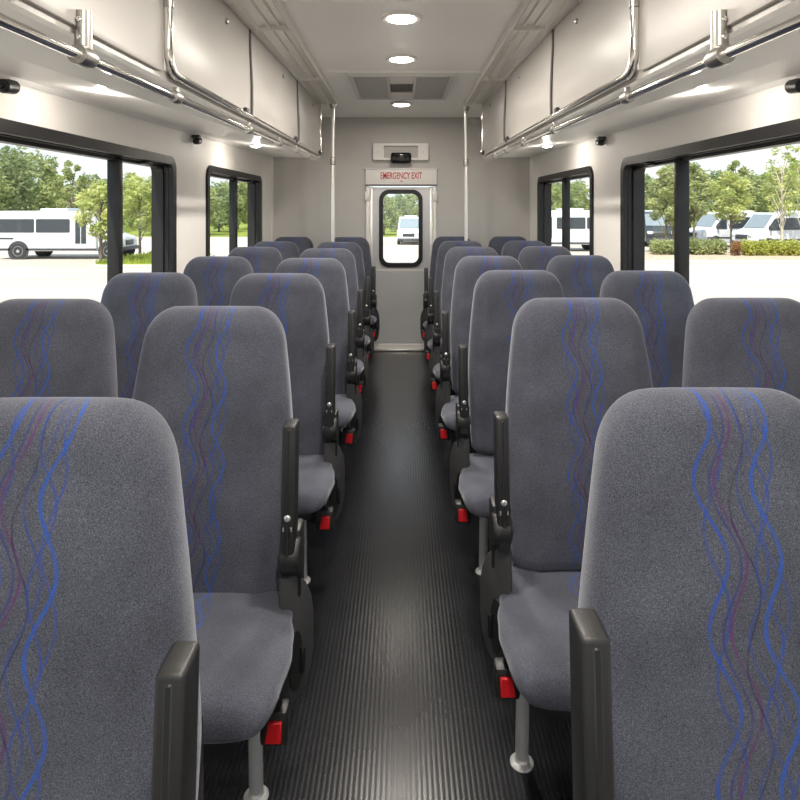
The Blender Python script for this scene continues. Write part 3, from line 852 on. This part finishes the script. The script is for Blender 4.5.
def row(items, where):
    for i, (px, top, kind, ws_, desc) in enumerate(items):
        tree_at(px, top, 59 + 7.5*(i % 4), kind, ws_, '%s tree beyond the lot %s, %s' % (TN[kind], where, desc))
row([(-30, 150, 0, 1.0, 'at the frame edge'), (6, 148, 2, 1.0, 'above the bus rear'), (30, 152, 0, 1.0, 'above the bus windows'), (52, 172, 1, 1.0, 'above the bus roof'),
     (72, 160, 3, .8, 'above the bus door'), (90, 176, 2, 1.1, 'above the bus cab'), (112, 176, 0, 1.0, 'behind the young tree'), (132, 174, 1, 1.0, 'right of the divider'),
     (152, 178, 0, 1.1, 'at the rear frame')], 'in the large left window')
row([(205, 188, 0, 1.1, 'at the near frame'), (219, 184, 2, 1.1, 'in the front pane'), (238, 178, 0, 1.0, 'just past the divider'), (252, 182, 1, 1.0, 'at the rear frame')], 'in the small left window')
row([(384, 194, 0, 1.0, 'at the left edge'), (398, 195, 2, 1.0, 'left of the van'), (413, 192, 0, 1.0, 'above the van'), (426, 196, 1, 1.0, 'at the right edge')], 'in the rear door window')
row([(545, 184, 0, 1.1, 'at the rear frame'), (560, 182, 2, 1.0, 'behind the divider'), (576, 180, 0, 1.0, 'above the bus'), (592, 186, 3, 1.2, 'at the near frame')], 'in the small right window')
row([(642, 176, 2, 1.0, 'at the rear frame'), (664, 180, 0, 1.1, 'above the dark van'), (690, 168, 0, 1.0, 'right of the post'), (714, 172, 2, 1.0, 'behind the left white van'),
     (735, 160, 3, .9, 'above the left white van'), (754, 172, 0, 1.1, 'between the white vans'), (778, 168, 1, 1.0, 'above the right white van'), (802, 166, 2, 1.1, 'at the near frame')], 'in the large right window')
# nearer trees
def near_tree(px, base_py, top, w, mat, label, bark='bark', seed=1, leaves=1600, ls=.13, base=.32, sparse=False, tr=.07, ncl=13):
    d = (EYE-GZ)*620/(base_py-208)
    h = (208-top)/620*d + (EYE-GZ)
    r = random.Random(seed)
    o = tree_mesh(r, h, w, None, leaves, ls, base, ncl, mat, bark, tr, sparse)
    o.location = ((px-401.5)/620*d, d, GZ)
    o['label'] = label
    return o
near_tree(101, 266, 178, 2.5, 'leaf_light', 'young light-green tree standing in front of the white bus cab', seed=3, leaves=2000, base=.33)
near_tree(140, 259, 176, 2.8, 'leaf_light', 'young yellow-green tree right of the left window divider', seed=4, leaves=2000, base=.36)
near_tree(666, 254, 166, 2.3, 'leaf', 'slim green tree rising from the hedge left of the right window post', seed=5, leaves=2200, base=.36)
near_tree(673, 252, 162, 2.6, 'leaf', 'green tree close behind the slim one by the right window post', seed=6, leaves=2200, base=.38)
near_tree(694, 250, 160, 2.5, 'leaf', 'green tree just right of the right window post', seed=7, leaves=2200, base=.40)
near_tree(731, 256, 172, 2.6, 'leaf_light', 'small tree with thin trunk in front of the left white van', seed=8, leaves=1700, base=.46, tr=.05)
near_tree(782, 256.5, 136, 2.7, 'leaf_light', 'pale-trunked open tree in front of the right white van', bark='bark_pale', seed=9, leaves=800, ls=.12, base=.36, sparse=True, tr=.075, ncl=20)
near_tree(802, 253.5, 134, 2.3, 'leaf_light', 'pale-trunked open tree at the right frame edge', bark='bark_pale', seed=10, leaves=800, ls=.12, base=.36, sparse=True, tr=.075, ncl=20)

def hedge(px0, px1, base_py, top, mat, name, label, seed, n=3000, ls=.075, depth=.9):
    d = (EYE-GZ)*620/(base_py-208)
    x0, x1 = (px0-401.5)/620*d, (px1-401.5)/620*d
    h = (208-top)/620*d + (EYE-GZ)
    r = random.Random(seed); cl = []
    k = max(2, int((x1-x0)/.55))
    for i in range(k):
        for j in range(2):
            cl.append((((i+.5)/k*(x1-x0)-(x1-x0)/2 + r.uniform(-.1, .1), (j-.5)*depth*.5, h*.5), ((x1-x0)/k*.72, depth*.42, h*r.uniform(.48, .56))))
    root = thing(name, label, 'hedge' if name == 'hedge' else 'shrub', ((x0+x1)/2, d+depth*.5, GZ))
    leaf_cloud(cl, n, ls, r).build('foliage', M[mat], root, 0)
    tw = MB()
    for c, rr in cl: tw.tube([(c[0], c[1], .0), (c[0], c[1], c[2])], .02, 5)
    tw.build('stems', M['bark'], root, 60)
hedge(656, 730, 258, 238, 'leaf', 'hedge', 'long clipped green hedge in front of the white vans', 31, 9000)
hedge(748.5, 815, 259, 239, 'leaf_yellow', 'hedge', 'yellow-green low hedge at the right edge of the right window', 32, 6000)
hedge(734, 741.5, 259, 240, 'leaf_red', 'shrub', 'small reddish shrub between the green and yellow-green hedges', 33, 900, .06, .5)

def kerb(px0, px1, py0, py1, label, matname, name):
    d0 = (EYE-GZ)*620/(py1-208); d1 = (EYE-GZ)*620/(py0-208)
    xa, xb = (px0-401.5)/620*d0, (px1-401.5)/620*d0
    o = MB().prism(rrect(xa, xb, d0, d1, .6, 6), ZF, GZ, GZ+.13, .02, 2).build(name, M[matname], angle=40)
    tag(o, label, 'kerb' if matname == 'kerb' else 'bed', kind='structure')
    return d0, d1, xa, xb
for i, (a, b_, c, e) in enumerate(((86, 172, 256, 268), (640, 860, 254.5, 263))):
    d0, d1, xa, xb = kerb(a, b_, c, e, 'pale concrete kerb of the planted island seen through the %s window' % ('left', 'right')[i], 'kerb', 'kerb_island')
    o = MB().prism(rrect(xa+.15, xb-.15, d0+.15, d1-.15, .5, 6), ZF, GZ+.10, GZ+.16).build('planting_bed', M['grass' if i == 0 else 'mulch'], angle=0)
    tag(o, 'planted ground inside the %s kerb island' % ('left', 'right')[i], 'bed', kind='structure')
r = random.Random(5); g = MB()
d0, d1, xa, xb = (EYE-GZ)*620/60, (EYE-GZ)*620/48, 0, 0
for _ in range(2600):
    x = r.uniform((90-401.5)/620*d0, (165-401.5)/620*d0); y = r.uniform(d0+.3, d1-.3); hh = r.uniform(.10, .28); a = r.uniform(0, pi)
    g.add([(x-.02*cos(a), y-.02*sin(a), GZ+.14), (x+.02*cos(a), y+.02*sin(a), GZ+.14), (x+r.uniform(-.05, .05), y, GZ+.14+hh)], [(0, 1, 2)])
tag(g.build('grass_tufts', M['grass'], angle=0), 'short tufts of grass on the island around the young tree', 'grass', kind='stuff')

# ---- vehicles: x forward, y left, origin on the ground
def wheel(parent, x, y, r, out):
    w = MB().lathe([(r*.62, -.11), (r*.95, -.11), (r, -.08), (r, .08), (r*.95, .11), (r*.62, .11)], (x, y, r), (0, 1, 0), 28).build('wheel', M['tyre'], parent)
    MB().lathe([(r*.64, 0), (r*.60, .030), (r*.50, .012), (r*.2, .012), (r*.18, .035), (.01, .035)], (x, y+out*.085, r), (0, out, 0), 24).build('rim', M['rim'], w)
def veh_side(root, quads, half, mat, name, proud=.012):
    for q in quads:
        for s in (1, -1):
            MB().prism(q, lambda u, v, t: (u, s*t, v), half-.03, half+proud, .0).build(name, M[mat], root, 0)
def shuttle(name, label, loc, rz):
    R = thing(name, label, 'bus', loc, rz, group='white vehicles outside')
    fx = lambda x: x if x < 1 else 1 + (x-1)*.74
    body = [(-3.1, .42), (-3.1, 2.38), (-3.0, 2.45), (2.15, 2.45), (2.45, 2.30), (2.55, 1.95), (2.62, .42)]
    MB().prism(body, lambda u, v, t: (fx(u), t, v), -1.12, 1.12, .06, 3).build('body', M['paint'], R)
    cab = [(2.4, .40), (2.4, 2.0), (2.75, 1.95), (3.30, 1.28), (4.05, 1.12), (4.20, .95), (4.22, .45)]
    MB().prism(cab, lambda u, v, t: (fx(u), t, v), -.98, .98, .07, 3).build('cab', M['paint'], R)
    W = 1.12
    veh_side(R, [rrect(-2.75, -.95, 1.36, 2.04, .06, 3), rrect(-.86, .85, 1.36, 2.04, .06, 3)], W, 'veh_glass', 'window')
    for s in (1, -1):
        d = MB().prism(rrect(1.12, 1.98, .55, 2.15, .03, 2), lambda u, v, t: (fx(u), s*t, v), W-.02, W+.015).build('door', M['paint'], R, 0)
        MB().prism(rrect(1.18, 1.52, .80, 2.05, .03, 2), lambda u, v, t: (fx(u), s*t, v), W-.02, W+.025).build('door_glass', M['veh_glass'], d, 0)
        MB().prism(rrect(1.58, 1.92, .80, 2.05, .03, 2), lambda u, v, t: (fx(u), s*t, v), W-.02, W+.025).build('door_glass', M['veh_glass'], d, 0)
        MB().prism([(2.62, 1.30), (2.62, 1.88), (2.78, 1.84), (3.18, 1.32)], lambda u, v, t: (fx(u), s*t, v), .95, .995).build('cab_window', M['veh_glass'], R, 0)
        MB().box(-3.05, fx(2.6), min(s*1.10, s*1.135), max(s*1.10, s*1.135), .46, .56).build('side_stripe', M['trim_dark'], R, 0)
        MB().box(-3.0, -2.0, min(s*1.10, s*1.13), max(s*1.10, s*1.13), 1.02, 1.10).build('side_stripe', M['trim_dark'], R, 0)
        m = MB().box(fx(2.75), fx(2.9), min(s*1.0, s*1.22), max(s*1.0, s*1.22), 1.25, 1.55, .03).build('mirror', M['trim_dark'], R)
        for x in (-1.75, 3.35):
            MB().lathe([(.52, -.02), (.52, .02)], (fx(x), s*(1.115 if x < 0 else .975), .42), (0, 1, 0), 28).build('wheel_arch', M['trim_dark'], R)
            wheel(R, fx(x), s*(1.05 if x < 0 else .93), .42, s)
    MB().prism([(2.80, 1.93), (2.84, 1.95), (3.33, 1.31), (3.29, 1.28)], lambda u, v, t: (fx(u), t, v), -.85, .85).build('windscreen', M['wind_glass'], R, 0)
    MB().box(fx(4.10), fx(4.35), -.95, .95, .42, .62, .04).build('bumper', M['trim_dark'], R)
    MB().box(fx(4.14), fx(4.24), -.45, .45, .68, .95, .02).build('grille', M['trim_dark'], R)
    for s in (1, -1): MB().box(fx(4.08), fx(4.23), min(s*.52, s*.88), max(s*.52, s*.88), .72, .94, .03).build('headlight', M['headlight'], R)
    MB().box(-.9, .5, -.7, .7, 2.44, 2.58, .05).build('roof_unit', M['paint'], R)
    return R
def van(name, label, loc, rz, mat='paint', cat='van'):
    R = thing(name, label, cat, loc, rz, group='white vehicles outside' if mat == 'paint' else None)
    prof = [(-2.8, .35), (-2.85, 1.2), (-2.78, 2.05), (-2.6, 2.30), (1.0, 2.32), (1.35, 2.24), (2.05, 1.36), (2.75, 1.12), (2.92, .88), (2.92, .38), (2.6, .32)]
    MB().prism(prof, lambda u, v, t: (u, t*(1 - .07*max(0, (v-1.2)/1.1)), v), -.98, .98, .07, 3).build('body', M[mat], R)
    def sidefn(s):
        return lambda u, v, t: (u, s*t*(1 - .07*max(0, (v-1.2)/1.1)), v)
    for s in (1, -1):
        for q in ([(1.05, 1.25), (1.05, 1.98), (1.40, 1.96), (1.86, 1.40), (1.80, 1.25)], rrect(-.75, .85, 1.28, 2.0, .06, 3), rrect(-2.55, -.9, 1.28, 2.0, .06, 3)):
            MB().prism(q, sidefn(s), .95, .995).build('side_window', M['veh_glass'], R, 0)
        MB().box(-2.7, 2.5, min(s*.96, s*1.0), max(s*.96, s*1.0), .62, .72).build('side_moulding', M['trim_dark'], R, 0)
        MB().box(1.70, 1.82, min(s*.98, s*1.18), max(s*.98, s*1.18), 1.28, 1.55, .03).build('mirror', M['trim_dark'], R)
        for x in (-1.75, 1.85):
            MB().lathe([(.44, -.02), (.44, .02)], (x, s*.975, .36), (0, 1, 0), 28).build('wheel_arch', M['trim_dark'], R)
            wheel(R, x, s*.91, .36, s)
        MB().box(2.72, 2.945, min(s*.58, s*.90), max(s*.58, s*.90), .86, 1.06, .03).build('headlight', M['headlight'], R)
    MB().prism([(1.36, 2.19), (1.41, 2.21), (2.06, 1.40), (2.01, 1.37)], lambda u, v, t: (u, t*(1 - .07*max(0, (v-1.2)/1.1)), v), -.84, .84).build('windscreen', M['wind_glass'], R, 0)
    MB().box(2.80, 2.955, -.50, .50, .70, .98, .03).build('grille', M['trim_dark'], R)
    MB().box(2.70, 3.02, -.93, .93, .34, .56, .06).build('bumper', M['trim_dark'], R)
    MB().box(-1.3, .2, -.55, .55, 2.31, 2.43, .05).build('roof_unit', M['paint'], R)
    return R
def g_at(px, d): return ((px-401.5)/620*d, d, GZ)
shuttle('shuttle_bus', 'white shuttle bus parked side-on through the large left window', g_at(65, 32.4), 0)
shuttle('shuttle_bus', 'white bus seen side-on through the small right rear window', g_at(566, 38), pi)
van('white_van', 'white van with sloping bonnet, left one of the pair behind the hedge', g_at(731, 41.5), radians(180+10))
van('white_van', 'white van with sloping bonnet, right one of the pair behind the hedge', g_at(783, 38.5), radians(180+10))
van('white_van', 'white van seen head-on through the rear door window', g_at(410.5, 46), radians(-90-4)).scale = (.84, .84, .84)
van('dark_van', 'dark van parked beyond the hedge by the right window post', g_at(652, 44), radians(-90-10), 'paint_dark')

# ------------------------------------------------------------------ light
w = bpy.data.worlds.new('World'); scene.world = w; w.use_nodes = True
t = w.node_tree; N, L = t.nodes, t.links
bg = N['Background']
tc = N.new('ShaderNodeTexCoord'); sep = N.new('ShaderNodeSeparateXYZ'); L.new(tc.outputs['Generated'], sep.inputs[0])
rp = N.new('ShaderNodeValToRGB'); e = rp.color_ramp.elements
e[0].position = 0.0; e[0].color = (.84, .90, .95, 1); e[1].position = .75; e[1].color = (.52, .70, .95, 1)
k = e.new(.18); k.color = (.74, .85, .97, 1)
nz = N.new('ShaderNodeTexNoise'); nz.inputs['Scale'].default_value = 3.5; nz.inputs['Detail'].default_value = 5
L.new(tc.outputs['Generated'], nz.inputs['Vector'])
nr = N.new('ShaderNodeMapRange'); nr.inputs['From Min'].default_value = .48; nr.inputs['From Max'].default_value = .66; nr.inputs['To Max'].default_value = .6
L.new(nz.outputs['Fac'], nr.inputs['Value'])
mx = N.new('ShaderNodeMix'); mx.data_type = 'RGBA'; mx.inputs['B'].default_value = (1, 1, 1, 1)
L.new(sep.outputs['Z'], rp.inputs['Fac']); L.new(rp.outputs['Color'], mx.inputs['A']); L.new(nr.outputs['Result'], mx.inputs['Factor'])
L.new(mx.outputs['Result'], bg.inputs['Color']); bg.inputs['Strength'].default_value = .63
sl = bpy.data.lights.new('sun', 'SUN'); sl.energy = 3.5; sl.angle = radians(1.0); sl.color = (1, .95, .86)
so = bpy.data.objects.new('sun', sl); COL.objects.link(so); so.rotation_euler = (radians(30), radians(-10), 0)

# ------------------------------------------------------------------ camera
cam = bpy.data.cameras.new('camera'); co = bpy.data.objects.new('camera', cam); COL.objects.link(co)
co.location = (0, 0, EYE); co.rotation_euler = (radians(90), 0, 0)
cam.sensor_width = 36; cam.lens = 36*620/800; cam.clip_start = .05; cam.clip_end = 500
cam.shift_x = -1.5/800; cam.shift_y = -192/800
scene.camera = co
scene.view_settings.view_transform = 'Standard'; scene.view_settings.look = 'None'
scene.view_settings.exposure = 1.16; scene.view_settings.gamma = 1; scene.view_settings.use_curve_mapping = False
scene.cycles.max_bounces = 10; scene.cycles.diffuse_bounces = 5; scene.cycles.transparent_max_bounces = 12
scene.cycles.sample_clamp_indirect = 8
scene.cycles.use_denoising = True
